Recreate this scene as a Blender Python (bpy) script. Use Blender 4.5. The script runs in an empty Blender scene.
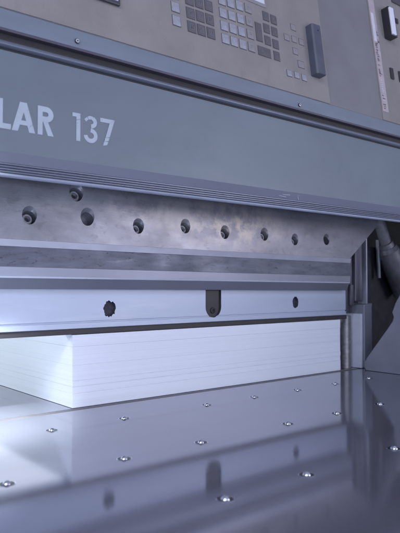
import bpy, bmesh, math, random
from mathutils import Vector, Matrix
random.seed(7)
PI = math.pi
S = bpy.context.scene
C = S.collection
# ------------------------------------------------------------------ camera model
F = 615.0; YAW = math.radians(39.7); EYE = 0.2; PITCH = math.atan(18.0/F)
def ray(u, v):
    x = (u-200)/F; y = (266.5-v)/F
    fw = math.cos(PITCH)-y*math.sin(PITCH); up = math.sin(PITCH)+y*math.cos(PITCH)
    return Vector((fw*math.sin(YAW)+x*math.cos(YAW), fw*math.cos(YAW)-x*math.sin(YAW), up))
def onY(u, v, Y):
    r = ray(u, v); t = Y/r.y; return Vector((r.x*t, Y, EYE+r.z*t))
def onplane(u, v, p0, n):
    r = ray(u, v); t = (p0-Vector((0, 0, EYE))).dot(n)/r.dot(n); return Vector((0, 0, EYE))+r*t

# ------------------------------------------------------------------ materials
def mat(name, col, metal=0.0, rough=0.5, var=0.0, vscale=(6, 6, 6), rvar=0.0, rscale=(20, 20, 20),
        bump=0.0, bscale=(200, 200, 200), spots=None, coat=0.0, spec=0.5, aniso=0.0):
    m = bpy.data.materials.new(name); m.use_nodes = True
    nt = m.node_tree; b = nt.nodes['Principled BSDF']
    b.inputs['Metallic'].default_value = metal; b.inputs['Roughness'].default_value = rough
    b.inputs['Specular IOR Level'].default_value = spec
    b.inputs['Coat Weight'].default_value = coat
    b.inputs['Base Color'].default_value = (*col, 1)
    tc = nt.nodes.new('ShaderNodeTexCoord')
    def noise(scale, detail=4, rough_=0.55, dist=0.0):
        mp = nt.nodes.new('ShaderNodeMapping'); mp.inputs['Scale'].default_value = scale
        nt.links.new(tc.outputs['Object'], mp.inputs[0])
        n = nt.nodes.new('ShaderNodeTexNoise'); n.inputs['Scale'].default_value = 1
        n.inputs['Detail'].default_value = detail; n.inputs['Roughness'].default_value = rough_
        n.inputs['Distortion'].default_value = dist
        nt.links.new(mp.outputs[0], n.inputs['Vector']); return n
    def rng(n, a, b_, lo=0.3, hi=0.7):
        r = nt.nodes.new('ShaderNodeMapRange'); r.inputs[1].default_value = lo; r.inputs[2].default_value = hi
        r.inputs[3].default_value = a; r.inputs[4].default_value = b_
        nt.links.new(n.outputs[0], r.inputs[0]); return r
    colout = None
    if var:
        n = noise(vscale); r = rng(n, 1-var, 1+var)
        h = nt.nodes.new('ShaderNodeMix'); h.data_type = 'RGBA'; h.blend_type = 'MULTIPLY'
        h.inputs[0].default_value = 1; h.inputs[6].default_value = (*col, 1)
        nt.links.new(r.outputs[0], h.inputs[7]); colout = h.outputs[2]
    for sp in (spots or []):
        scol, sscale, lo, hi, amt = sp[:5]
        n = noise(sscale, 6, 0.65, sp[5] if len(sp) > 5 else 0.3); r = rng(n, 0, amt, lo, hi)
        h = nt.nodes.new('ShaderNodeMix'); h.data_type = 'RGBA'
        nt.links.new(r.outputs[0], h.inputs[0])
        if colout: nt.links.new(colout, h.inputs[6])
        else: h.inputs[6].default_value = (*col, 1)
        h.inputs[7].default_value = (*scol, 1); colout = h.outputs[2]
    if colout: nt.links.new(colout, b.inputs['Base Color'])
    if rvar:
        n = noise(rscale); r = rng(n, max(0.02, rough-rvar), rough+rvar)
        nt.links.new(r.outputs[0], b.inputs['Roughness'])
    if bump:
        n = noise(bscale, 3)
        bp = nt.nodes.new('ShaderNodeBump'); bp.inputs['Strength'].default_value = bump
        bp.inputs['Distance'].default_value = 0.001
        nt.links.new(n.outputs[0], bp.inputs['Height']); nt.links.new(bp.outputs[0], b.inputs['Normal'])
    return m

M = {}
M['blue'] = mat('blue_grey_paint', (0.138, 0.168, 0.208), 0, 0.42, 0.06, (3, 3, 9), 0.06, (5, 5, 20), 0.12, (900, 900, 900),
                spots=[((0.24, 0.28, 0.33), (4, 60, 160), 0.66, 0.74, 0.5), ((0.105, 0.13, 0.16), (3, 9, 6), 0.5, 0.72, 0.5, 0.8), ((0.30, 0.33, 0.37), (60, 60, 260), 0.73, 0.76, 0.6)])
M['blue_light'] = mat('light_blue_grey_paint', (0.16, 0.19, 0.245), 0, 0.45, 0.10, (8, 8, 30), bump=0.1, bscale=(700, 700, 700),
                spots=[((0.42, 0.46, 0.52), (9, 60, 90), 0.66, 0.74, 0.6)])
M['band'] = mat('shaded_cover_paint', (0.125, 0.14, 0.20), 0, 0.45, 0.06, (4, 4, 10), bump=0.1, bscale=(900, 900, 900))  # cover paint with the down-facing band's shade mixed into the colour
M['rib'] = mat('extruded_aluminium', (0.17, 0.19, 0.26), 0.3, 0.38, 0.10, (2, 60, 300))
M['lip'] = mat('bare_aluminium_lip', (0.36, 0.40, 0.52), 0.4, 0.32, 0.14, (14, 30, 30))
M['rubber'] = mat('black_rubber', (0.018, 0.017, 0.022), 0, 0.6)
M['gap'] = mat('dark_channel_and_shade', (0.04, 0.037, 0.043), 0, 0.6)  # channel colour; also paints the shade under the clamp
M['brown'] = mat('dull_brown_trim', (0.075, 0.068, 0.10), 0, 0.4, 0.1, (30, 30, 30))
M['rail'] = mat('anodised_rail', (0.14, 0.16, 0.21), 0.35, 0.34, 0.08, (2, 80, 300))
M['beige'] = mat('beige_membrane', (0.235, 0.218, 0.222), 0, 0.55, 0.10, (14, 14, 14), bump=0.35, bscale=(1200, 1200, 1200),
                 spots=[((0.15, 0.14, 0.15), (500, 500, 500), 0.60, 0.68, 0.5), ((0.19, 0.18, 0.185), (25, 25, 8), 0.55, 0.68, 0.5)])
M['grey'] = mat('grey_console_paint', (0.18, 0.178, 0.20), 0, 0.5, 0.08, (10, 10, 10), bump=0.2, bscale=(900, 900, 900))
M['key_light'] = mat('pale_key_plastic', (0.28, 0.285, 0.34), 0, 0.4, 0.15, (60, 60, 60))
M['key_beige'] = mat('beige_key_plastic', (0.23, 0.225, 0.24), 0, 0.45, 0.08, (60, 60, 60))
M['key_dark'] = mat('dark_key_plastic', (0.098, 0.094, 0.108), 0, 0.42, 0.12, (60, 60, 60))
M['key_edge'] = mat('key_outline', (0.13, 0.12, 0.135), 0, 0.6)
M['glyph_light'] = mat('key_print_light', (0.37, 0.37, 0.44), 0, 0.5)
M['glyph_dark'] = mat('key_print_grey', (0.15, 0.15, 0.18), 0, 0.5)
M['glyph_mid'] = mat('key_print_mid', (0.17, 0.17, 0.195), 0, 0.5)
M['black'] = mat('black_plastic', (0.02, 0.02, 0.026), 0, 0.4)
M['bezel'] = mat('charcoal_bezel', (0.055, 0.055, 0.07), 0, 0.35)
M['screen'] = mat('pale_glass_display', (0.45, 0.47, 0.58), 0, 0.12, spec=0.8)
M['handle'] = mat('slate_handle_paint', (0.075, 0.08, 0.115), 0, 0.42, 0.1, (40, 40, 40))
M['silver'] = mat('polished_silver', (0.80, 0.82, 0.95), 0.3, 0.35)
M['label'] = mat('pink_grey_label', (0.40, 0.345, 0.385), 0, 0.6, 0.08, (60, 60, 60))
M['label_white'] = mat('white_label', (0.56, 0.56, 0.65), 0, 0.6, 0.06, (50, 50, 50))
M['ink_dark'] = mat('faded_dark_ink', (0.09, 0.085, 0.10), 0, 0.6)
M['ink_light'] = mat('pale_ink', (0.60, 0.68, 0.76), 0, 0.6)
M['steel'] = mat('stained_steel', (0.28, 0.285, 0.335), 0.55, 0.38, 0.16, (7, 7, 10), 0.06, (16, 16, 24), 0.12, (60, 400, 400),
                 spots=[((0.15, 0.155, 0.185), (5, 5, 9), 0.46, 0.62, 0.55, 0.5), ((0.42, 0.41, 0.41), (11, 11, 16), 0.62, 0.75, 0.45, 0.6), ((0.13, 0.13, 0.155), (45, 45, 70), 0.56, 0.68, 0.45, 0.4), ((0.50, 0.50, 0.53), (130, 130, 260), 0.66, 0.72, 0.5, 0.2)])
def stain(m, centre, radii, col, amt, scale):
    nt = m.node_tree; b = nt.nodes['Principled BSDF']; src = b.inputs['Base Color'].links[0].from_socket
    tc = nt.nodes.new('ShaderNodeTexCoord')
    mp = nt.nodes.new('ShaderNodeMapping'); mp.vector_type = 'TEXTURE'
    mp.inputs['Location'].default_value = centre; mp.inputs['Scale'].default_value = radii
    nt.links.new(tc.outputs['Object'], mp.inputs[0])
    ln = nt.nodes.new('ShaderNodeVectorMath'); ln.operation = 'LENGTH'; nt.links.new(mp.outputs[0], ln.inputs[0])
    fall = nt.nodes.new('ShaderNodeMapRange'); fall.inputs[1].default_value = 1.0; fall.inputs[2].default_value = 0.2
    nt.links.new(ln.outputs['Value'], fall.inputs[0])
    n = nt.nodes.new('ShaderNodeTexNoise'); n.inputs['Scale'].default_value = scale; n.inputs['Detail'].default_value = 7
    n.inputs['Roughness'].default_value = 0.65; nt.links.new(tc.outputs['Object'], n.inputs['Vector'])
    rr = nt.nodes.new('ShaderNodeMapRange'); rr.inputs[1].default_value = 0.42; rr.inputs[2].default_value = 0.58
    nt.links.new(n.outputs[0], rr.inputs[0])
    mu = nt.nodes.new('ShaderNodeMath'); mu.operation = 'MULTIPLY'
    nt.links.new(fall.outputs[0], mu.inputs[0]); nt.links.new(rr.outputs[0], mu.inputs[1])
    m2 = nt.nodes.new('ShaderNodeMath'); m2.operation = 'MULTIPLY'; m2.inputs[1].default_value = amt
    nt.links.new(mu.outputs[0], m2.inputs[0])
    h = nt.nodes.new('ShaderNodeMix'); h.data_type = 'RGBA'; h.inputs[7].default_value = (*col, 1)
    nt.links.new(m2.outputs[0], h.inputs[0]); nt.links.new(src, h.inputs[6]); nt.links.new(h.outputs[2], b.inputs['Base Color'])
stain(M['steel'], (0.80, 0.87, 0.315), (0.20, 0.5, 0.055), (0.50, 0.45, 0.41), 0.8, 32)
stain(M['steel'], (0.62, 0.87, 0.325), (0.16, 0.5, 0.03), (0.50, 0.49, 0.50), 0.7, 20)
M['steel_edge'] = mat('bright_steel_edge', (0.42, 0.44, 0.53), 0.6, 0.35, 0.2, (8, 8, 8))
M['knife'] = mat('ground_knife_steel', (0.24, 0.255, 0.32), 0.55, 0.35, 0.12, (4, 4, 4), 0.05, (4, 40, 40), 0.05, (8, 500, 500))
M['knife_stain'] = mat('stained_knife_steel', (0.11, 0.12, 0.16), 0.55, 0.42, 0.25, (20, 20, 90), 0.08, (20, 20, 20), 0.15, (300, 300, 300),
                 spots=[((0.025, 0.023, 0.03), (60, 60, 200), 0.60, 0.68, 0.7, 0.3), ((0.07, 0.065, 0.08), (90, 90, 200), 0.60, 0.70, 0.7, 0.4),
                        ((0.33, 0.34, 0.40), (8, 8, 40), 0.62, 0.74, 0.5)])
M['glint'] = mat('bevel_glint', (0.75, 0.78, 0.92), 0.3, 0.3, 0.1, (6, 6, 6))  # reflected light along the bevel, put into the facet's colour
M['clamp'] = mat('pale_clamp_face', (0.42, 0.47, 0.60), 0.2, 0.38, 0.04, (3, 3, 20), 0.05, (4, 4, 60), 0.05, (20, 20, 600),
                 spots=[((0.30, 0.32, 0.40), (14, 14, 190), 0.66, 0.74, 0.5), ((0.52, 0.56, 0.66), (5, 5, 60), 0.55, 0.7, 0.5), ((0.22, 0.23, 0.29), (90, 90, 120), 0.72, 0.76, 0.6)])
M['hole'] = mat('dark_cast_hole', (0.045, 0.045, 0.065), 0.2, 0.7, 0.3, (200, 200, 200), bump=0.8, bscale=(400, 400, 400))
M['bolt'] = mat('bolt_steel', (0.62, 0.63, 0.70), 0.5, 0.3, 0.2, (200, 200, 200))
M['table'] = mat('chromed_table', (0.255, 0.255, 0.325), 0.54, 0.08, 0.08, (5, 5, 5), 0.025, (2.5, 26, 30), 0.014, (60, 700, 90),
                 spots=[((0.21, 0.21, 0.25), (7, 30, 7), 0.55, 0.75, 0.35, 0.8), ((0.36, 0.36, 0.42), (7, 420, 7), 0.66, 0.72, 0.5, 0.1), ((0.42, 0.42, 0.47), (500, 500, 500), 0.72, 0.76, 0.7, 0.0)])
M['table'].node_tree.nodes['Principled BSDF'].inputs['IOR'].default_value = 2.8
M['stick'] = mat('pink_cutting_stick', (0.12, 0.11, 0.125), 0, 0.5, 0.12, (30, 30, 30))
M['chrome'] = mat('chrome', (0.80, 0.82, 0.92), 1.0, 0.08)
M['recess'] = mat('valve_recess', (0.03, 0.03, 0.04), 0.5, 0.3)
M['frame'] = mat('grey_frame_paint', (0.20, 0.215, 0.27), 0.3, 0.4, 0.15, (20, 20, 20), bump=0.1, bscale=(300, 300, 300))
M['dark_frame'] = mat('dirty_dark_casting', (0.017, 0.018, 0.027), 0.1, 0.6, 0.4, (40, 40, 40), bump=0.3, bscale=(200, 200, 200))
M['column'] = mat('oily_steel_column', (0.11, 0.11, 0.145), 0.6, 0.42, 0.5, (60, 60, 6), 0.1, (40, 40, 10))
M['gauge'] = mat('pale_gauge_plate', (0.50, 0.53, 0.64), 0.1, 0.45, 0.06, (20, 20, 60))
M['post'] = mat('speckled_grey_post', (0.19, 0.19, 0.20), 0.4, 0.42, 0.25, (90, 90, 160))
M['guard'] = mat('grey_moulded_guard', (0.19, 0.195, 0.245), 0.1, 0.38, 0.15, (9, 9, 9), 0.06, (14, 14, 14))
M['cyl'] = mat('dusty_cylinder', (0.18, 0.185, 0.22), 0.3, 0.45, 0.25, (60, 60, 60))

def letter_mat():
    m = mat('worn_white_lettering', (0.37, 0.42, 0.50), 0, 0.5, 0.05, (60, 60, 60),
            spots=[((0.138, 0.168, 0.208), (130, 130, 110), 0.64, 0.70, 0.7, 0.5)])
    return m
M['letter'] = letter_mat()

def paper_mat():
    m = bpy.data.materials.new('stacked_white_paper'); m.use_nodes = True
    nt = m.node_tree; b = nt.nodes['Principled BSDF']; b.inputs['Roughness'].default_value = 0.75
    b.inputs['Specular IOR Level'].default_value = 0.25
    tc = nt.nodes.new('ShaderNodeTexCoord')
    def nz(sc, d):
        mp = nt.nodes.new('ShaderNodeMapping'); mp.inputs['Scale'].default_value = sc
        n = nt.nodes.new('ShaderNodeTexNoise'); n.inputs['Scale'].default_value = 1; n.inputs['Detail'].default_value = d
        nt.links.new(tc.outputs['Object'], mp.inputs[0]); nt.links.new(mp.outputs[0], n.inputs['Vector']); return n
    n1 = nz((1.2, 1.2, 900), 3); n2 = nz((2.5, 2.5, 160), 2)
    cr = nt.nodes.new('ShaderNodeValToRGB')
    cr.color_ramp.elements[0].position = 0.30; cr.color_ramp.elements[0].color = (0.68, 0.71, 0.80, 1)
    cr.color_ramp.elements[1].position = 0.62; cr.color_ramp.elements[1].color = (0.735, 0.765, 0.86, 1)
    add = nt.nodes.new('ShaderNodeMath'); add.operation = 'MULTIPLY_ADD'; add.inputs[1].default_value = 0.6
    sc = nt.nodes.new('ShaderNodeMath'); sc.operation = 'MULTIPLY'; sc.inputs[1].default_value = 0.4
    nt.links.new(n2.outputs[0], sc.inputs[0]); nt.links.new(n1.outputs[0], add.inputs[0]); nt.links.new(sc.outputs[0], add.inputs[2])
    nt.links.new(add.outputs[0], cr.inputs[0]); nt.links.new(cr.outputs[0], b.inputs['Base Color'])
    bp = nt.nodes.new('ShaderNodeBump'); bp.inputs['Strength'].default_value = 0.35; bp.inputs['Distance'].default_value = 0.0006
    nt.links.new(n1.outputs[0], bp.inputs['Height']); nt.links.new(bp.outputs[0], b.inputs['Normal'])
    return m
M['paper'] = paper_mat()

# ------------------------------------------------------------------ mesh helpers
ROOT = Vector((0.5, 0.9, 0))
def link(name, bm, mats, parent=None, smooth=False, top=False):
    me = bpy.data.meshes.new(name)
    bmesh.ops.recalc_face_normals(bm, faces=bm.faces)
    if smooth:
        for f in bm.faces: f.smooth = True
    bm.to_mesh(me); bm.free()
    o = bpy.data.objects.new(name, me); C.objects.link(o)
    for m in (mats if isinstance(mats, (list, tuple)) else [mats]): me.materials.append(m)
    if parent is not None:
        o.parent = parent
        if parent.type == 'EMPTY': o.matrix_parent_inverse = Matrix.Translation(-parent.location)
    if smooth == 'auto':
        me.set_sharp_from_angle(angle=math.radians(35))
    return o
def box(bm, x0, x1, y0, y1, z0, z1, bev=0.0, mi=0, seg=2, M4=None):
    r = bmesh.ops.create_cube(bm, size=1)
    vs = r['verts']
    for v in vs:
        v.co = Vector((x0+(v.co.x+.5)*(x1-x0), y0+(v.co.y+.5)*(y1-y0), z0+(v.co.z+.5)*(z1-z0)))
    fs = set(f for v in vs for f in v.link_faces)
    if bev:
        es = list(set(e for v in vs for e in v.link_edges))
        rr = bmesh.ops.bevel(bm, geom=es, offset=bev, segments=seg, profile=0.5, affect='EDGES')
        fs = set(f for f in rr['faces']) | set(f for f in fs if f.is_valid)
        vs = list(set(v for f in fs for v in f.verts))
    for f in fs:
        if f.is_valid: f.material_index = mi
    if M4 is not None:
        for v in vs: v.co = M4 @ v.co
    return vs
def prism(bm, pts, x0, x1, z1off=0.0, mi=None, axis='X', split=None):
    """closed profile of (y, z) swept from x0 to x1; z1off lowers the far end"""
    n = len(pts); xs = split or [x0, x1]; rings = []
    for x in xs:
        k = (x-x0)/(x1-x0)*z1off
        rings.append([bm.verts.new((x, p[0], p[1]+k)) for p in pts])
    for a, b in zip(rings[:-1], rings[1:]):
        for i in range(n):
            f = bm.faces.new((a[i], a[(i+1) % n], b[(i+1) % n], b[i]))
            if mi: f.material_index = mi[i]
    bm.faces.new(rings[0]); bm.faces.new(rings[-1])
def tube(bm, p0, p1, r0, r1=None, seg=24, mi=0, caps=True):
    r1 = r0 if r1 is None else r1
    p0, p1 = Vector(p0), Vector(p1); d = p1-p0
    q = d.to_track_quat('Z', 'Y').to_matrix().to_4x4()
    r = bmesh.ops.create_cone(bm, cap_ends=caps, cap_tris=False, segments=seg, radius1=r0, radius2=r1, depth=d.length,
                              matrix=Matrix.Translation((p0+p1)/2) @ q)
    for f in set(f for v in r['verts'] for f in v.link_faces): f.material_index = mi
    return r['verts']
def lathe(bm, prof, seg=32, mi=None, M4=None):
    """profile of (radius, height) around local Z"""
    rings = []
    for r, h in prof:
        rings.append([bm.verts.new((r*math.cos(2*PI*i/seg), r*math.sin(2*PI*i/seg), h)) for i in range(seg)] if r > 1e-6
                     else [bm.verts.new((0, 0, h))])
    vs = [v for r in rings for v in r]
    for k, (a, b) in enumerate(zip(rings[:-1], rings[1:])):
        for i in range(seg):
            j = (i+1) % seg
            if len(a) == 1 and len(b) == 1: continue
            if len(a) == 1: f = bm.faces.new((a[0], b[i], b[j]))
            elif len(b) == 1: f = bm.faces.new((a[i], a[j], b[0]))
            else: f = bm.faces.new((a[i], a[j], b[j], b[i]))
            if mi: f.material_index = mi[k]
    if M4 is not None:
        for v in vs: v.co = M4 @ v.co
    return vs
def boolean(o, cutbm, keep_mat=True):
    bmesh.ops.recalc_face_normals(cutbm, faces=cutbm.faces)
    me = bpy.data.meshes.new('cut'); cutbm.to_mesh(me); cutbm.free()
    for m in o.data.materials: me.materials.append(m)
    c = bpy.data.objects.new('cut', me); C.objects.link(c)
    md = o.modifiers.new('b', 'BOOLEAN'); md.operation = 'DIFFERENCE'; md.solver = 'EXACT'; md.object = c
    dg = bpy.context.evaluated_depsgraph_get(); dg.update()
    new = bpy.data.meshes.new_from_object(o.evaluated_get(dg))
    o.modifiers.clear(); o.data = new; bpy.data.objects.remove(c)

# ------------------------------------------------------------------ the machine
cutter = bpy.data.objects.new('paper_cutter', None); C.objects.link(cutter); cutter.location = ROOT
cutter['label'] = 'large blue grey guillotine paper cutter with keypad console, steel knife beam and chromed air table'
cutter['category'] = 'paper cutter'
XL, XR = -0.55, 1.60

# --- table
bm = bmesh.new(); box(bm, -0.55, 1.60, 0.06, 0.884, -0.05, 0, 0.003)
table = link('table', bm, M['table'], cutter)
bm = bmesh.new(); box(bm, -0.55, 1.60, 0.8975, 2.0, -0.05, 0, 0.001)
link('rear_table', bm, M['table'], cutter)
bm = bmesh.new(); box(bm, -0.5, 1.23, 0.8848, 0.8968, -0.04, -0.0004, 0.0008)
link('cutting_stick', bm, M['stick'], cutter)

# air valves: chrome rim, dark seat, steel ball
bm = bmesh.new()
lathe(bm, [(0.0088, 0.00005), (0.0085, 0.00028), (0.0079, 0.00030), (0.0077, 0.00015), (0.0, 0.00015)], 36, [0, 0, 1, 1])
lathe(bm, [(0.0046*math.sin(PI*i/12), -0.0012-0.0046*math.cos(PI*i/12)) for i in range(6, 13)], 24, [0]*6)
v0 = link('air_valve', bm, [M['chrome'], M['recess']], table, smooth='auto')
vx = [0.0245, 0.136, 0.249, 0.387, 0.503, 0.665, 0.776, 0.890, 1.004, 1.118]
first = True
for Y, xs in ((0.783, vx), (0.603, vx), (0.430, vx[1:]), (0.255, vx[3:])):
    for X in xs:
        o = v0 if first else v0.copy()
        if not first: C.objects.link(o); o.parent = table
        first = False
        o.location = (X+random.uniform(-.001, .001), Y, 0)

# --- blue front cover: face, chamfered band, ribs, lip
bm = bmesh.new()
prism(bm, [(0.750, 0.4965), (0.750, 0.368), (0.7530, 0.3545), (0.7600, 0.3545), (0.7600, 0.4965)], XL, XR, mi=[0, 1, 1, 0, 0])
cover = link('front_cover', bm, [M['blue'], M['band']], cutter)
bm = bmesh.new()
pr = [(0.7535, 0.3542)]
z = 0.3540
for k in range(4):
    pr += [(0.7535, z-0.0003), (0.7512, z-0.0009), (0.7512, z-0.0020), (0.7548, z-0.0026), (0.7548, z-0.0031)]
    z -= 0.0033
pr += [(0.7500, 0.3405), (0.7480, 0.3395), (0.7475, 0.3375), (0.7485, 0.3358), (0.7510, 0.3352), (0.7535, 0.3375), (0.7600, 0.3542)]
n = len(pr)
prism(bm, pr, XL, XR, mi=[0]*(n-8)+[1]*7+[0])
link('cover_lip', bm, [M['rib'], M['lip']], cutter)

bm = bmesh.new()
rnd = random.Random(4)
for (ua, va, ub, vb) in ((279, 195.5, 286, 197), (296.5, 189.5, 299.5, 195.5), (283, 194.5, 290, 195.0), (297.5, 193, 298.5, 200)):
    pa = onY(ua, va, 0.7508); pb = onY(ub, vb, 0.7508); d = (pb-pa).normalized(); nn = Vector((-d.z, 0, d.x))*0.00028
    q = [bm.verts.new(c) for c in (pa+nn*0.4, pb+nn, pb-nn, pa-nn)]; q2 = [bm.verts.new(v.co+Vector((0, 0.0012, 0))) for v in q]
    bm.faces.new(q); bm.faces.new(q2)
    for i in range(4): bm.faces.new((q[i], q[(i+1) % 4], q2[(i+1) % 4], q2[i]))
link('scratch', bm, M['lip'], bpy.data.objects['cover_lip'])

# lettering on the cover
YL = 0.7497
def UX(u, v=118): return onY(u, v, YL).x
def ribbon(bm, pts, w, closed=False):
    """flat stroke of width w along (x, z) points, 0.4 mm proud of the cover"""
    pts = [Vector(p) for p in pts]; n = len(pts); L = []; R = []; LV[0] += 1; lev = 0.00006*(LV[0] % 5)+0.00003
    for i, p in enumerate(pts):
        if closed: a, b = pts[(i-1) % n], pts[(i+1) % n]
        else: a, b = pts[max(i-1, 0)], pts[min(i+1, n-1)]
        d1 = (p-a).normalized() if (p-a).length > 1e-9 else (b-p).normalized()
        d2 = (b-p).normalized() if (b-p).length > 1e-9 else d1
        t = (d1+d2).normalized(); nn = Vector((-t.y, t.x)); k = w/2/max(0.5, t.dot(d1))
        L.append(p+nn*k); R.append(p-nn*k)
    m = n if closed else n-1
    for i in range(m):
        j = (i+1) % n
        q = [L[i], L[j], R[j], R[i]]
        fv = [bm.verts.new((c.x, YL-0.0001-0.00002*(i % 2)-lev, c.y)) for c in q]; bm.faces.new(fv)
LV = [0]
def poly(bm, pts, yy=None):
    LV[0] += 1; yy = YL-0.0001-0.00006*(LV[0] % 5)
    bm.faces.new([bm.verts.new((p[0], (YL-0.0001) if yy is None else yy, p[1])) for p in pts])
def arc(cx, cz, rx, rz, a0, a1, n=14):
    return [(cx+rx*math.cos(math.radians(a0+(a1-a0)*i/n)), cz+rz*math.sin(math.radians(a0+(a1-a0)*i/n))) for i in range(n+1)]
zb, zt = 0.3965, 0.4345; w = 0.0073; hh = zt-zb
def letter(fn):
    bm = bmesh.new(); fn(bm)
    for f in bm.faces: f.normal_update()
    bmesh.ops.recalc_face_normals(bm, faces=bm.faces)
    return link('letter', bm, M['letter'], cover)
xA0, xA1, xA2, xA3 = UX(11.7), UX(35.2), UX(19.8), UX(26.7)
def L_(bm):
    x1 = UX(2.7); x0 = x1-w
    poly(bm, [(x0, zt), (x0, zb), (UX(11.7)-0.001, zb), (UX(11.7)-0.001, zb+w*0.95), (x1, zb+w*0.95), (x1, zt)])
def A_(bm):
    t = 0.0082
    poly(bm, [(xA0, zb), (xA0+t, zb), (xA3-0.0001, zt), (xA2, zt)])
    poly(bm, [(xA1-t, zb), (xA1, zb), (xA3, zt), (xA2+0.0015, zt)])
    poly(bm, [(xA0+t*0.9, zb+0.0085), (xA1-t*0.9, zb+0.0085), (xA1-t*1.25, zb+0.0145), (xA0+t*1.25, zb+0.0145)])
def R_(bm):
    x0 = UX(37.6); x1 = x0+w*0.95; xr = UX(53.4)
    poly(bm, [(x0, zb), (x1, zb), (x1, zt), (x0, zt)])
    r = (0.0205)/2; cz = zt-r; cx = xr-r
    ribbon(bm, [(x1-0.001, zt-w/2)]+arc(cx, cz, r-w/2, r-w/2, 90, -90)+[(x1-0.001, zt-2*r+w/2)], w)
    poly(bm, [(x1+0.0005, zt-2*r+0.001), (x1+0.0075, zt-2*r+0.001), (xr+0.0005, zb), (xr-0.0078, zb)])
def O_(bm):
    cx = UX(2.7)-w-0.024; cz = (zt+zb)/2
    ribbon(bm, arc(cx, cz, hh/2-w/2, hh/2-w/2, 0, 345, 23), w, closed=True)
def P_(bm):
    x0 = UX(2.7)-w-0.024-hh/2-0.028; x1 = x0+w*0.95; r = 0.0215/2; cz = zt-r; cx = x0+0.024-r
    poly(bm, [(x0, zb), (x1, zb), (x1, zt), (x0, zt)])
    ribbon(bm, [(x1-0.001, zt-w/2)]+arc(cx, cz, r-w/2, r-w/2, 90, -90)+[(x1-0.001, zt-2*r+w/2)], w)
def one_(bm):
    x0 = UX(76.3); x1 = x0+0.0062
    poly(bm, [(x0, zb), (x1, zb), (x1, zt-0.0077), (x0, zt-0.0100)])
    poly(bm, [(x0, zt-0.0093), (x1, zt-0.0072), (x1, zt), (x0-0.0060, zt), (x0-0.0060, zt-0.0052), (x0, zt-0.0052)])
def three_(bm):
    cx = UX(90.8); r1 = 0.0088; r2 = 0.0102; ww = 0.0058
    ribbon(bm, arc(cx, zt-r1, r1-ww/2+0.0008, r1-ww/2, 128, 60), ww*0.8)
    ribbon(bm, arc(cx, zt-r1, r1-ww/2+0.0008, r1-ww/2, 60, -88), ww)
    ribbon(bm, arc(cx, zb+r2, r2-ww/2+0.0006, r2-ww/2, 92, -178, 22), ww)
    ribbon(bm, [(cx-0.0048, zt-0.0040), (cx-0.0088, zt-0.0078)], 0.0040)
def seven_(bm):
    x0 = UX(100.2); x1 = UX(114.2); t = 0.0068
    poly(bm, [(x0, zt), (x0, zt-0.0058), (x1-t*1.15, zt-0.0058), (x1, zt)])
    def q(a, b):   # a piece of the slanting stem between two heights
        def xl(s): return x1-t*1.15+(x0+0.0048-(x1-t*1.15))*s
        def xr(s): return x1-0.0002+(x0+0.0048+t-(x1-0.0002))*s
        za = zt-0.0058; H_ = za-zb
        poly(bm, [(xl(a), za-H_*a), (xl(b), za-H_*b-0.0010), (xr(b), za-H_*b+0.0008), (xr(a)+(0.0008 if a == 0 else 0), za-H_*a+(0.0058 if a == 0 else 0.0008))])
    q(0, 0.63); q(0.665, 0.81); q(0.845, 1.0)
for fn in (P_, O_, L_, A_, R_, one_, three_, seven_): letter(fn)

# --- rail, dark channel and trims above the cover
bm = bmesh.new(); box(bm, XL, XR, 0.7495, 0.800, 0.4968, 0.4985)
link('rubber_seal', bm, M['rubber'], cutter)
bm = bmesh.new()
pr = [(0.760, 0.4988)]+[(0.7530-0.0085*math.sin(PI*i/10), 0.4988+0.0052-0.0052*math.cos(PI*i/10)) for i in range(11)]+[(0.760, 0.5092)]
prism(bm, pr, XL, XR); link('guide_rail', bm, M['rail'], cutter, smooth='auto')
bm = bmesh.new(); box(bm, XL, XR, 0.7600, 0.800, 0.4990, 0.5225)
link('channel', bm, M['gap'], cutter)
bm = bmesh.new(); box(bm, XL, XR, 0.7490, 0.7595, 0.5212, 0.5250, 0.0008)
link('trim_strip', bm, M['brown'], cutter)
bm = bmesh.new()
prism(bm, [(0.7500, 0.5252), (0.7520, 0.5500), (0.800, 0.5500), (0.800, 0.5252)], XL, XR)
strip = link('upper_strip', bm, M['blue_light'], cutter)
for uu, vv in ((77, 41), (299.5, 105)):
    p = onY(uu, vv, 0.750)
    bm = bmesh.new()
    lathe(bm, [(0.0034, 0), (0.0034, 0.0012), (0.0026, 0.0020), (0.0012, 0.0021), (0.0010, 0.0010), (0, 0.0010)], 20, [1, 1, 0, 1, 1],
          Matrix.Translation(p) @ Matrix.Rotation(PI/2, 4, 'X'))
    link('screw', bm, [M['bolt'], M['black']], strip, smooth='auto')

# --- console, leaning back 8 degrees
LEAN = math.radians(8)
CP0 = Vector((0, 0.7520, 0.5502)); CS = Vector((0, math.sin(LEAN), math.cos(LEAN))); CN = Vector((0, -math.cos(LEAN), math.sin(LEAN)))
CM = Matrix(((1, 0, 0, 0), (0, CS.y, CN.y, CP0.y), (0, CS.z, CN.z, CP0.z), (0, 0, 0, 1)))   # local (x, s, n)
def CC(u, v, h=0.0):
    p = onplane(u, v, CP0+CN*h, CN); return p.x, (p-CP0).dot(CS)
bm = bmesh.new(); box(bm, XL, XR, 0, 0.34, -0.05, 0, 0.002, M4=CM)
panel = link('control_panel', bm, M['grey'], cutter)
xs, _ = CC(327, 80); xlab, _ = CC(380.5, 100)
bm = bmesh.new(); box(bm, -0.35, xs, 0.0012, 0.325, 0.0002, 0.0010, M4=CM); link('keypad_membrane', bm, M['beige'], panel)
bm = bmesh.new(); box(bm, xlab-0.001, 1.55, 0.0012, 0.325, 0.0002, 0.0010, M4=CM); link('switch_plate', bm, M['beige'], panel)

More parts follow.
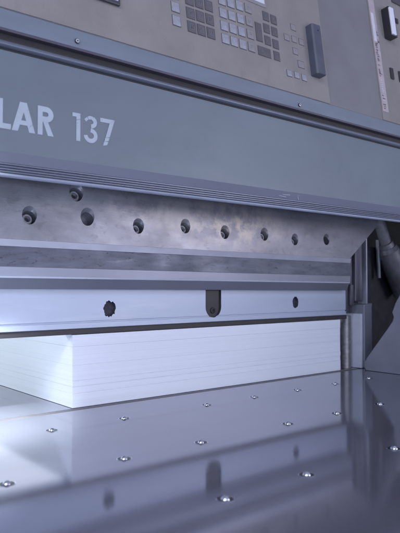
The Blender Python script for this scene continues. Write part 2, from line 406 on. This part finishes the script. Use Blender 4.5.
def keymesh(wx, ws, body, glyph, kind, h=0.0016):
    """a key cap with its dark surround and worn print, centred at the origin of the console plane"""
    bm = bmesh.new()
    box(bm, -wx/2-0.0009, wx/2+0.0009, -ws/2-0.0009, ws/2+0.0009, 0, 0.0004, mi=1)
    box(bm, -wx/2, wx/2, -ws/2, ws/2, 0.0003, h, 0.0007, mi=0)
    g = h+0.0002
    def st(x0, s0, x1, s1, t=0.0011):
        d = Vector((x1-x0, s1-s0)); nn = Vector((-d.y, d.x)).normalized()*t/2
        f = bm.faces.new([bm.verts.new((a, b, g)) for a, b in ((x0+nn.x, s0+nn.y), (x1+nn.x, s1+nn.y), (x1-nn.x, s1-nn.y), (x0-nn.x, s0-nn.y))])
        f.material_index = 2
    rnd = random.Random(kind)
    a, b = wx*0.26, ws*0.26
    if kind == 'blank': pass
    elif kind.startswith('pic'):
        st(-a, -b, a, -b); st(-a, b, a, b); st(-a, -b, -a, b); st(a, -b, a, b)
        for _ in range(2):
            x = rnd.uniform(-a, a)*0.7; st(x, -b*0.7, rnd.uniform(-a, a)*0.7, b*0.7)
    else:
        for _ in range(rnd.choice((2, 3))):
            x = rnd.uniform(-a, a)*0.6; s = rnd.uniform(-b, b)*0.8
            if rnd.random() < 0.5: st(x, s, x+rnd.choice((-1, 1))*a*0.7, s+rnd.uniform(-b, b)*0.3)
            else: st(x, s, x+rnd.uniform(-a, a)*0.3, s-math.copysign(b*0.9, s))
    me = bpy.data.meshes.new('key'); bmesh.ops.recalc_face_normals(bm, faces=bm.faces); bm.to_mesh(me); bm.free()
    for m in (body, M['key_edge'], glyph): me.materials.append(m)
    return me
def key(u, v, me):
    x, s = CC(u, v, 0.001)
    o = bpy.data.objects.new('key', me); C.objects.link(o); o.parent = panel
    o.matrix_local = CM @ Matrix.Translation((x, s, 0.0010))
    return o
lightk = [keymesh(0.0152, 0.0162, M['key_light'], M['glyph_light'], 'w%d' % i) for i in range(5)]
beigek = [keymesh(0.0152, 0.0162, M['key_beige'], M['glyph_mid'], 'b%d' % i) for i in range(3)]
darkk = [keymesh(0.0165, 0.0182, M['key_dark'], M['glyph_dark'], 'pic%d' % i) for i in range(5)]
darks = [keymesh(0.0148, 0.0166, M['key_dark'], M['glyph_dark'], 'd%d' % i) for i in range(5)]
darktall = keymesh(0.0148, 0.0345, M['key_dark'], M['glyph_dark'], 'tall')
darkwide = keymesh(0.0315, 0.0166, M['key_dark'], M['glyph_dark'], 'wide')
faintk = keymesh(0.0130, 0.0115, M['key_beige'], M['glyph_mid'], 'blank', 0.0010)
whitek = keymesh(0.0125, 0.0115, M['key_light'], M['glyph_light'], 'blank', 0.0014)
def grid(u0, v0, du, dv, cu, cv, ncol, rows, pick):
    """key centres: origin px, column step (du,dv), row step (cu,cv) going up"""
    for r in rows:
        for c in range(ncol):
            key(u0+du*c+cu*r, v0+dv*c+cv*r, pick(c, r))
grid(176.3, 21.0, 0, 0, -1.2, -13.8, 1, range(0, 3), lambda c, r: lightk[(r*2+1) % 5])
grid(191.6, 27.0, 9.6, 3.1, -1.25, -13.7, 3, range(0, 4), lambda c, r: darkk[(c+r*3) % 5])
grid(225.2, 39.0, 8.7, 2.75, -1.2, -12.9, 4, range(0, 5), lambda c, r: (lightk[(c*2+r*3) % 5] if c < 3 else beigek[r % 3]))
key(258.6, 32.0, darktall); key(264.3, 52.0, darkwide)
for (u, v, k) in ((265.6, 16.3, 0), (273.4, 19.8, 1), (266.4, 28.5, 2), (274.3, 31.8, 3), (267.6, 40.6, 4), (275.5, 44.2, 0), (276.6, 56.0, 2)):
    key(u, v, darks[k])
for (u, v) in ((292.9, 27.3), (286.6, 37.3), (294.0, 39.3), (301.1, 42.0), (295.2, 51.3)): key(u, v, faintk)
key(301, 64.5, keymesh(0.017, 0.013, M['key_beige'], M['glyph_mid'], 'blank', 0.0007))
for (u, v) in ((289.2, 73.3), (296.7, 75.2), (304.0, 77.8)): key(u, v, whitek)

# display whose lower right corner hangs into the frame, and a pale read-out window
x1, s1 = CC(118.7, 7.5)
bm = bmesh.new()
box(bm, x1-0.26, x1, s1, s1+0.19, 0.0008, 0.0060, 0.0015, M4=CM)
disp = link('display_bezel', bm, M['bezel'], panel)
bm = bmesh.new(); box(bm, x1-0.253, x1-0.004, s1+0.0055, s1+0.184, 0.0055, 0.0068, 0.0005, M4=CM)
link('screen', bm, M['screen'], disp)
x1, s1 = CC(264.0, 5.0); x0, _ = CC(246, 0)
bm = bmesh.new(); box(bm, x0-0.05, x1+0.002, s1-0.006, s1+0.05, 0.0008, 0.0022, 0.0005, M4=CM)
ro = link('readout_frame', bm, M['key_beige'], panel)
bm = bmesh.new(); box(bm, x0-0.046, x1-0.001, s1, s1+0.045, 0.0020, 0.0028, 0.0003, M4=CM)
link('readout_window', bm, M['label_white'], ro)

# slate handle bar (a five sided prism standing off the panel)
xa, sa = CC(313.0, 77, 0.0); xb, sb = CC(309.5, 28.5, 0.0)
L0, L1 = sa-0.0, sb
hx = xa+0.006
bm = bmesh.new()
prof = [(-0.0125, 0.001), (0.0125, 0.001), (0.0125, 0.016), (0.0105, 0.0185), (-0.0100, 0.0175), (-0.0125, 0.015)]
ra = [bm.verts.new(CM @ Vector((hx+p[0], L0, p[1]))) for p in prof]; rb = [bm.verts.new(CM @ Vector((hx+p[0], L1, p[1]))) for p in prof]
for i in range(6): bm.faces.new((ra[i], ra[(i+1) % 6], rb[(i+1) % 6], rb[i]))
bm.faces.new(ra); bm.faces.new(rb)
bmesh.ops.bevel(bm, geom=list(bm.edges), offset=0.0006, segments=2, affect='EDGES')
hb = link('handle_bar', bm, M['handle'], panel)
bm = bmesh.new(); lathe(bm, [(0.0016, 0), (0.0016, 0.0004), (0, 0.0004)], 16, None, CM @ Matrix.Translation((hx+0.003, L1-0.012, 0.0181)))
link('screw', bm, M['black'], hb)

# printed label strip with a white field and worn writing
ax, asx = CC(383.0, 113); bx, bsx = CC(369.3, 1)
lw = 0.0215
bm = bmesh.new(); box(bm, ax-0.001, ax-0.001+lw, asx+0.004, asx+0.33-0.02, 0.0012, 0.0016, M4=CM)
lab = link('label_strip', bm, M['label'], panel)
wx, ws0 = CC(374.0, 41); _, ws1 = CC(371, 13)
bm = bmesh.new(); box(bm, ax+0.0015, ax+0.0118, ws0, ws1, 0.0018, 0.0021, M4=CM)
link('white_label', bm, M['label_white'], lab)
bm = bmesh.new()
rnd = random.Random(3)
s = asx+0.010; top = asx+0.19
while s < top:
    if ws0-0.004 < s < ws1+0.004: lo = 0.0128
    else: lo = 0.003
    x = ax+lo+rnd.uniform(0, 0.0015)
    mi = 1 if (asx+0.018 < s < asx+0.075 and rnd.random() < 0.7) else 0
    nst = rnd.choice((2, 3, 3))
    for k in range(nst):
        dx = rnd.uniform(0.0008, 0.0035); ds = rnd.uniform(0.0008, 0.0030)
        xx = min(x, ax+lw-0.005)
        vs = [bm.verts.new(CM @ Vector((p, q, 0.0024+0.00002*k))) for p, q in ((xx, s), (xx+dx, s+0.0003), (xx+dx*0.9, s+ds), (xx+0.0003, s+ds*0.9))]
        f = bm.faces.new(vs); f.material_index = mi
        x += dx+rnd.uniform(0.0002, 0.001)
    s += rnd.uniform(0.0026, 0.0052)
    if rnd.random() < 0.12: s += 0.006
link('writing', bm, [M['ink_dark'], M['ink_light']], lab)

# rocker switch: black housing, silver lever, small dark keys beyond it
cx0, cs0 = CC(384.5, 39); cx1, cs1 = CC(382.5, 9)
bm = bmesh.new(); box(bm, cx0-0.001, cx0+0.022, cs0, cs0+0.070, 0.001, 0.020, 0.0015, M4=CM)
sw = link('switch_housing', bm, M['black'], panel)
bm = bmesh.new(); box(bm, cx0-0.0008, cx0+0.0140, cs0+0.002, cs0+0.066, 0.0190, 0.0235, 0.001, M4=CM)
link('switch_lever', bm, M['silver'], sw)
for (u, v, a, b, mm) in ((391.8, 73.5, 0.012, 0.026, 'black'), (400.5, 77, 0.013, 0.026, 'black'), (396.5, 21, 0.010, 0.012, 'black'), (398, 2, 0.055, 0.016, 'bezel')):
    x, s = CC(u, v, 0.002)
    bm = bmesh.new(); box(bm, x-a/2, x+a/2, s-b/2, s+b/2, 0.001, 0.004, 0.001, M4=CM)
    link('push_button', bm, M[mm], panel)
x, s = CC(395.8, 30, 0.002)
bm = bmesh.new(); lathe(bm, [(0.0062, 0), (0.0062, 0.002), (0.0045, 0.003), (0.0038, 0.002), (0, 0.002)], 28, None, CM @ Matrix.Translation((x, s, 0.001)))
link('round_button', bm, M['key_beige'], panel, smooth='auto')

# housing behind the cover and console
bm = bmesh.new(); box(bm, XL, XR, 0.8005, 1.30, 0.50, 0.85, 0.004); link('housing', bm, M['blue'], cutter)

# --- knife beam with inclined counterbores
YB = 0.870; TL = -0.0085
def tz(x): return TL*(x-0.346)
pBR = onY(350, 262, YB); pTR = onY(373, 231, YB)
bm = bmesh.new()
x0b = XL
outline = [(x0b, 0.4980), (pTR.x+0.10, 0.4980), (pTR.x+0.012, pTR.z+0.010), (pTR.x, pTR.z), (pBR.x, 0.2670+tz(pBR.x)), (x0b, 0.2670+tz(x0b))]
fr = [bm.verts.new((p[0], YB, p[1])) for p in outline]; bk = [bm.verts.new((p[0], YB+0.034, p[1])) for p in outline]
nn_ = len(outline)
for i in range(nn_): bm.faces.new((fr[i], fr[(i+1) % nn_], bk[(i+1) % nn_], bk[i]))
bm.faces.new(fr); bm.faces.new(bk)
bmesh.ops.recalc_face_normals(bm, faces=bm.faces)
beam = link('knife_beam', bm, M['steel'], cutter)
HOLES = [(76.5, 194.0, 1, 1.0), (29.5, 217.0, 1, .95), (87.5, 218.5, 0, 1.0), (138.5, 227.5, 1, .9), (185.5, 227.5, 1, .9), (225, 233.5, 1, .9), (264.5, 235.5, 1, .9), (295, 240.5, 1, .85), (326.5, 240.5, 0, .85)]
K = 0.30
ax_ = Vector((0, 1, -K)).normalized()
cut = bmesh.new(); places = []
p_row = [onY(u, v, YB) for u, v, _, _ in HOLES]
left = [Vector((x, YB, 0.300)) for x in (0.30, 0.22, 0.14, 0.05, -0.05, -0.15)]
for p, b_, k in [(p, h[2], h[3]) for p, h in zip(p_row, HOLES)]+[(p, 1, .95) for p in left]:
    q = ax_.to_track_quat('Z', 'Y').to_matrix().to_4x4()
    R0 = 0.0112*k
    lathe(cut, [(0, -0.012), (R0+0.0125, -0.012), (R0+0.0125-0.0102, -0.0018), (R0, 0.0012), (R0, 0.0200), (0, 0.0200)], 40, None, Matrix.Translation(p) @ q)
    places.append((p, b_, k, q))
boolean(beam, cut)
for f in beam.data.polygons: f.use_smooth = True
beam.data.set_sharp_from_angle(angle=math.radians(28))
bm = bmesh.new()
rb = 0.0086
hexr = 0.0044
lathe(bm, [(rb+0.0016, 0.0), (rb+0.0016, 0.0016), (rb, 0.0018), (rb, 0.0085), (rb-0.0010, 0.0098), (hexr*1.15, 0.0098)], 32)
# hexagonal socket
hx1 = [bm.verts.new((hexr*1.15*math.cos(PI/3*i), hexr*1.15*math.sin(PI/3*i), 0.00985)) for i in range(6)]
hx0 = [bm.verts.new((hexr*math.cos(PI/3*i), hexr*math.sin(PI/3*i), 0.0045)) for i in range(6)]
for i in range(6): bm.faces.new((hx1[i], hx1[(i+1) % 6], hx0[(i+1) % 6], hx0[i]))
f = bm.faces.new(hx0)
b0 = link('bolt', bm, [M['bolt'], M['hole']], beam, smooth='auto')
f_ = [p for p in b0.data.polygons if all(abs(b0.data.vertices[i].co.z-0.0045) < 1e-5 for i in p.vertices)]
for p in f_: p.material_index = 1
first = True
for p, b_, k, q in places:
    if not b_: continue
    o = b0 if first else b0.copy()
    if not first: C.objects.link(o); o.parent = beam
    first = False
    o.matrix_local = Matrix.Translation(p+ax_*0.0175) @ q @ Matrix.Rotation(PI, 4, 'X') @ Matrix.Rotation(random.uniform(0, 1), 4, 'Z') @ Matrix.Scale(k, 4)
# bright bevelled lower edge of the beam
bm = bmesh.new()
xk1 = pBR.x+0.004
prism(bm, [(YB, 0.2668), (YB+0.0016, 0.2565), (YB+0.034, 0.2565), (YB+0.034, 0.2668)], XL, xk1, z1off=0)
for v in bm.verts: v.co.z += tz(v.co.x)
link('beam_edge', bm, M['steel_edge'], cutter)

# --- knife
bm = bmesh.new()
PK = [1, 0, 0, 2, 2, 0, 0, 0, 1]
prk = [(0.8735, 0.2563), (0.8735, 0.2270), (0.8738, 0.2262), (0.8742, 0.2125), (0.8752, 0.2112), (0.8764, 0.2100), (0.8850, 0.1936), (0.8870, 0.1932), (0.8880, 0.2563)]
prism(bm, prk, XL, 1.178, mi=[1, 0, 0, 2, 2, 0, 0, 0, 1], split=[XL+(1.178-XL)*i/12 for i in range(13)])
for v in bm.verts: v.co.z += tz(v.co.x)
link('knife', bm, [M['knife'], M['knife_stain'], M['glint']], cutter)

# --- clamp
YC = 0.895
bm = bmesh.new()
prc = [(YC, 0.32), (YC, 0.1405), (YC+0.0018, 0.1398), (YC+0.0018, 0.1378), (YC-0.0004, 0.1372), (YC-0.0006, 0.1292), (YC+0.0006, 0.1284), (YC+0.035, 0.1284), (YC+0.035, 0.32)]
prism(bm, prc, XL, 1.188)
clamp = link('clamp', bm, [M['clamp'], M['hole']], cutter)
cut = bmesh.new()
def capped(bm, cx, zb_, wid, ztop, y0, y1, mi=1, n=12):
    r = wid/2
    pts = [(cx-r, ztop), (cx-r, zb_+r)]+[(cx+r*math.cos(PI+PI*i/n), zb_+r+r*math.sin(PI+PI*i/n)) for i in range(1, n)]+[(cx+r, zb_+r), (cx+r, ztop)]
    a = [bm.verts.new((p[0], y0, p[1])) for p in pts]; b = [bm.verts.new((p[0], y1, p[1])) for p in pts]
    m = len(pts)
    fs = [bm.faces.new((a[i], a[(i+1) % m], b[(i+1) % m], b[i])) for i in range(m)]
    fs += [bm.faces.new(a), bm.faces.new(b)]
    for f in fs: f.material_index = mi
sx0, sx1 = onY(205.6, 310, YC).x, onY(221.2, 310, YC).x
scx = (sx0+sx1)/2
SL = [scx, scx-0.56, scx-1.12]
for c in SL[:2]: capped(cut, c, 0.1365, sx1-sx0, 0.30, YC-0.02, YC+0.022)
def chip(bm, cx, cz, rx, rz, seed):
    rnd = random.Random(seed); n = 30
    pts = []
    for i in range(n):
        k = rnd.uniform(0.84, 1.07) if rx > 0.011 else rnd.uniform(0.92, 1.06)
        pts.append((cx+rx*k*math.cos(2*PI*i/n), cz+rz*k*math.sin(2*PI*i/n)))
    a = [bm.verts.new((p[0], YC-0.02, p[1])) for p in pts]; b = [bm.verts.new((p[0]*0.9+cx*0.1, YC+0.007, p[1]*0.9+cz*0.1)) for p in pts]
    fs = [bm.faces.new((a[i], a[(i+1) % n], b[(i+1) % n], b[i])) for i in range(n)]+[bm.faces.new(a), bm.faces.new(b)]
    for f in fs: f.material_index = 1
p = onY(109.5, 309, YC); chip(cut, p.x, p.z, 0.0135, 0.0150, 5)
p = onY(295.5, 302.3, YC); chip(cut, p.x, p.z, 0.0105, 0.0135, 9)
chip(cut, scx-0.28-0.24, 0.16, 0.0090, 0.012, 11)
boolean(clamp, cut)
for c in SL[:2]:
    bm = bmesh.new(); capped(bm, c, 0.1370, sx1-sx0-0.001, 0.29, YC+0.004, YC+0.012, 0)
    tg = link('slot_tongue', bm, M['black'], clamp)
    bm = bmesh.new(); lathe(bm, [(0.0058, 0), (0.0058, 0.0018), (0.0045, 0.0026), (0.0026, 0.0026), (0.0022, 0.001), (0, 0.001)], 24, None,
                            Matrix.Translation((c+0.001, YC+0.004, 0.1500)) @ Matrix.Rotation(PI/2, 4, 'X'))
    link('screw', bm, M['dark_frame'], tg, smooth='auto')
bm = bmesh.new(); box(bm, XL, 1.186, YC+0.0075, YC+0.033, 0.1192, 0.1283, 0.0006)
link('clamp_sole', bm, M['clamp'], clamp)
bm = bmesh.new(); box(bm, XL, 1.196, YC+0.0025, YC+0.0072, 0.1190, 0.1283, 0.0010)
link('clamp_gap_shade', bm, M['gap'], clamp)  # dark strip painted in for the shade between clamp and stack

# --- right hand side: columns, gauge, frame, housing
bm = bmesh.new()
box(bm, 1.1975, 1.2215, 0.900, 0.940, 0.132, 0.335, 0.002); box(bm, 1.2235, 1.252, 0.893, 0.945, 0.160, 0.345, 0.002)
box(bm, 1.205, 1.2160, 0.8925, 0.8995, 0.150, 0.200, 0.002)
link('guide_column', bm, M['column'], cutter)
bm = bmesh.new(); tube(bm, (1.2165, 0.917, 0.0005), (1.2165, 0.917, 0.1255), 0.0125, seg=32)
link('gauge_post', bm, M['post'], cutter, smooth='auto')
bm = bmesh.new(); box(bm, 1.2360, 1.2420, 0.886, 1.25, 0.0005, 0.130, 0.001)
link('side_gauge', bm, M['gauge'], cutter)
bm = bmesh.new(); box(bm, 1.2430, 1.2740, 0.882, 1.22, 0.0005, 0.152, 0.002)
link('side_frame', bm, M['frame'], cutter)
pe = onY(366, 303, 0.889)
bm = bmesh.new(); box(bm, pe.x-0.0015, pe.x+0.0025, 0.886, 0.91, 0.153, 0.335, 0.0008)
link('edge_bracket', bm, M['steel_edge'], cutter)
bm = bmesh.new(); box(bm, 1.2745, 1.315, 0.91, 0.96, 0.146, 0.153, 0.001); link('ledge', bm, M['frame'], cutter)
bm = bmesh.new()
box(bm, 1.21, 1.60, 1.26, 1.29, 0, 0.50, 0.002); box(bm, 1.59, 1.62, 0.80, 1.26, 0, 0.50, 0.002)
box(bm, 1.275, 1.59, 0.97, 1.26, 0.0005, 0.30, 0.002)
link('inner_casting', bm, M['dark_frame'], cutter)
# dusty actuator behind the frame
def at(u, v, Y): return onY(u, v, Y)
bm = bmesh.new()
tube(bm, at(376.5, 212, 0.94), at(386, 244, 0.94), 0.0150, seg=28)
tube(bm, at(385, 243, 0.94), at(387.3, 249, 0.94), 0.0200, 0.0220, seg=28)
link('actuator_rod', bm, M['cyl'], cutter, smooth='auto')
bm = bmesh.new()
tube(bm, at(387.6, 250, 0.94), at(404, 292, 0.94), 0.030, seg=32)
tube(bm, at(386.8, 247, 0.94), at(388, 250.5, 0.94), 0.024, 0.030, seg=32)
link('actuator_body', bm, M['cyl'], cutter, smooth='auto')
bm = bmesh.new(); tube(bm, at(377.5, 240, 0.955), at(379, 278, 0.955), 0.0055, 0.0045, seg=16)
link('hose', bm, M['cyl'], cutter, smooth='auto')

# moulded side guard at the right of the table: long body with a rounded nose, top rising towards the operator
bm = bmesh.new()
side = [(0.862, 0.004), (0.8665, 0.010), (0.8655, 0.018), (0.858, 0.030), (0.800, 0.104), (0.790, 0.118), (0.7875, 0.127), (0.791, 0.138), (0.782, 0.160), (0.766, 0.185), (0.740, 0.205),
        (0.60, 0.215), (0.30, 0.215), (0.285, 0.205), (0.28, 0.19), (0.28, 0.01), (0.286, 0.003)]
layers = [(1.2145, 0.0), (1.2160, 0.0012), (1.2225, 0.0065), (1.235, 0.011), (1.420, 0.014), (1.435, 0.010)]
cy, cz = 0.57, 0.10
def shrink(p, k, x):
    d = Vector((cy-p[0], cz-p[1])); d.normalize()
    z_ = max(0.0006, p[1]+d.y*k+(0.0 if p[1] > 0.03 else 0))
    return (x, p[0]+d.x*k, z_ if p[1] > 0.012 else max(0.0006, p[1]-0.003))
layers = [(1.2150, 0.007), (1.2156, 0.0032), (1.2180, 0.0008), (1.222, 0.0), (1.420, 0.0), (1.428, 0.006)]
rings = [[bm.verts.new(shrink(p, k, x)) for p in side] for x, k in layers]
for a, b in zip(rings[:-1], rings[1:]):
    for i in range(len(side)):
        j = (i+1) % len(side); bm.faces.new((a[i], a[j], b[j], b[i]))
bm.faces.new(rings[0]); bm.faces.new(rings[-1])
link('side_guard', bm, M['guard'], cutter, smooth='auto')

# --- the stack of paper
bm = bmesh.new()
zs = [0.0006, 0.0235, 0.0345, 0.0440, 0.0690, 0.0990, 0.1183]
rnd = random.Random(21)
for a, b in zip(zs[:-1], zs[1:]):
    dy = rnd.uniform(-0.0004, 0.0004); dx = rnd.uniform(-0.0005, 0.0005)
    box(bm, 0.4785+dx, 1.1710+dx, 0.8985+dy, 1.90+dy, a, b-0.00015, 0.00012, seg=1)
# thin inner core so the joints between reams read as fine dark lines and not gaps
box(bm, 0.4795, 1.170, 0.8995, 1.897, 0.001, 0.1175)
stack = link('paper_stack', bm, M['paper'])
stack['label'] = 'thick stack of white paper sheets lying on the chromed table under the clamp'
stack['category'] = 'paper'

# ------------------------------------------------------------------ camera
cam = bpy.data.cameras.new('camera'); co = bpy.data.objects.new('camera', cam); C.objects.link(co)
co.location = (0, 0, EYE); co.rotation_euler = (PI/2+PITCH, 0, -YAW)
cam.sensor_fit = 'HORIZONTAL'; cam.sensor_width = 36; cam.lens = 36*F/400
cam.clip_start = 0.01; cam.clip_end = 50
cam.dof.use_dof = True; cam.dof.focus_distance = 1.05; cam.dof.aperture_fstop = 11
S.camera = co

# ------------------------------------------------------------------ light
wd = bpy.data.worlds.new('World'); S.world = wd; wd.use_nodes = True
bg = wd.node_tree.nodes['Background']; bg.inputs[0].default_value = (0.63, 0.68, 0.92, 1); bg.inputs[1].default_value = 0.50
def area(name, loc, target, sx, sy, power, col):
    l = bpy.data.lights.new(name, 'AREA'); l.shape = 'RECTANGLE'; l.size = sx; l.size_y = sy; l.energy = power; l.color = col
    o = bpy.data.objects.new(name, l); C.objects.link(o); o.location = loc
    o.rotation_euler = (Vector(target)-Vector(loc)).to_track_quat('-Z', 'Y').to_euler(); return o
area('ceiling_lamp', (-0.9, -0.9, 1.6), (0.6, 0.85, 0.15), 1.4, 0.9, 21, (0.77, 0.83, 1.0))
area('front_fill', (0.45, -0.62, 0.13), (0.75, 0.9, 0.26), 1.4, 0.18, 7.2, (0.77, 0.83, 1.0))  # added fill, stands for light bounced up under the cover lip
area('right_fill', (2.3, -1.3, 0.60), (0.7, 0.87, 0.3), 0.9, 0.7, 12, (0.94, 0.90, 1.0))  # added fill that puts a highlight on the knife beam
area('left_lamp', (-1.6, -0.3, 1.3), (0.478, 0.95, 0.06), 0.35, 0.35, 15, (0.80, 0.86, 1.0))
area('side_lamp', (-0.15, 1.42, 0.40), (0.478, 1.05, 0.03), 0.4, 0.3, 4.2, (0.88, 1.0, 0.96))
area('rear_fill', (0.80, 2.25, 0.33), (0.7, 1.0, 0.2), 1.1, 0.55, 2.6, (0.80, 0.88, 1.0))  # added unseen fill, brightens what the table mirrors below the clamp
l = bpy.data.lights.new('table_glow_spot', 'SPOT'); l.energy = 430; l.spot_size = math.radians(17); l.spot_blend = 1.0; l.shadow_soft_size = 0.05; l.color = (0.9, 1.0, 1.0)  # added spot, makes the pool of light on the table left of the stack
o = bpy.data.objects.new('table_glow_spot', l); C.objects.link(o); o.location = (0.0, 0.30, 0.9)
o.rotation_euler = (Vector((0.295, 0.868, 0))-o.location).to_track_quat('-Z', 'Y').to_euler()

S.view_settings.view_transform = 'Standard'; S.view_settings.look = 'None'; S.view_settings.exposure = 0
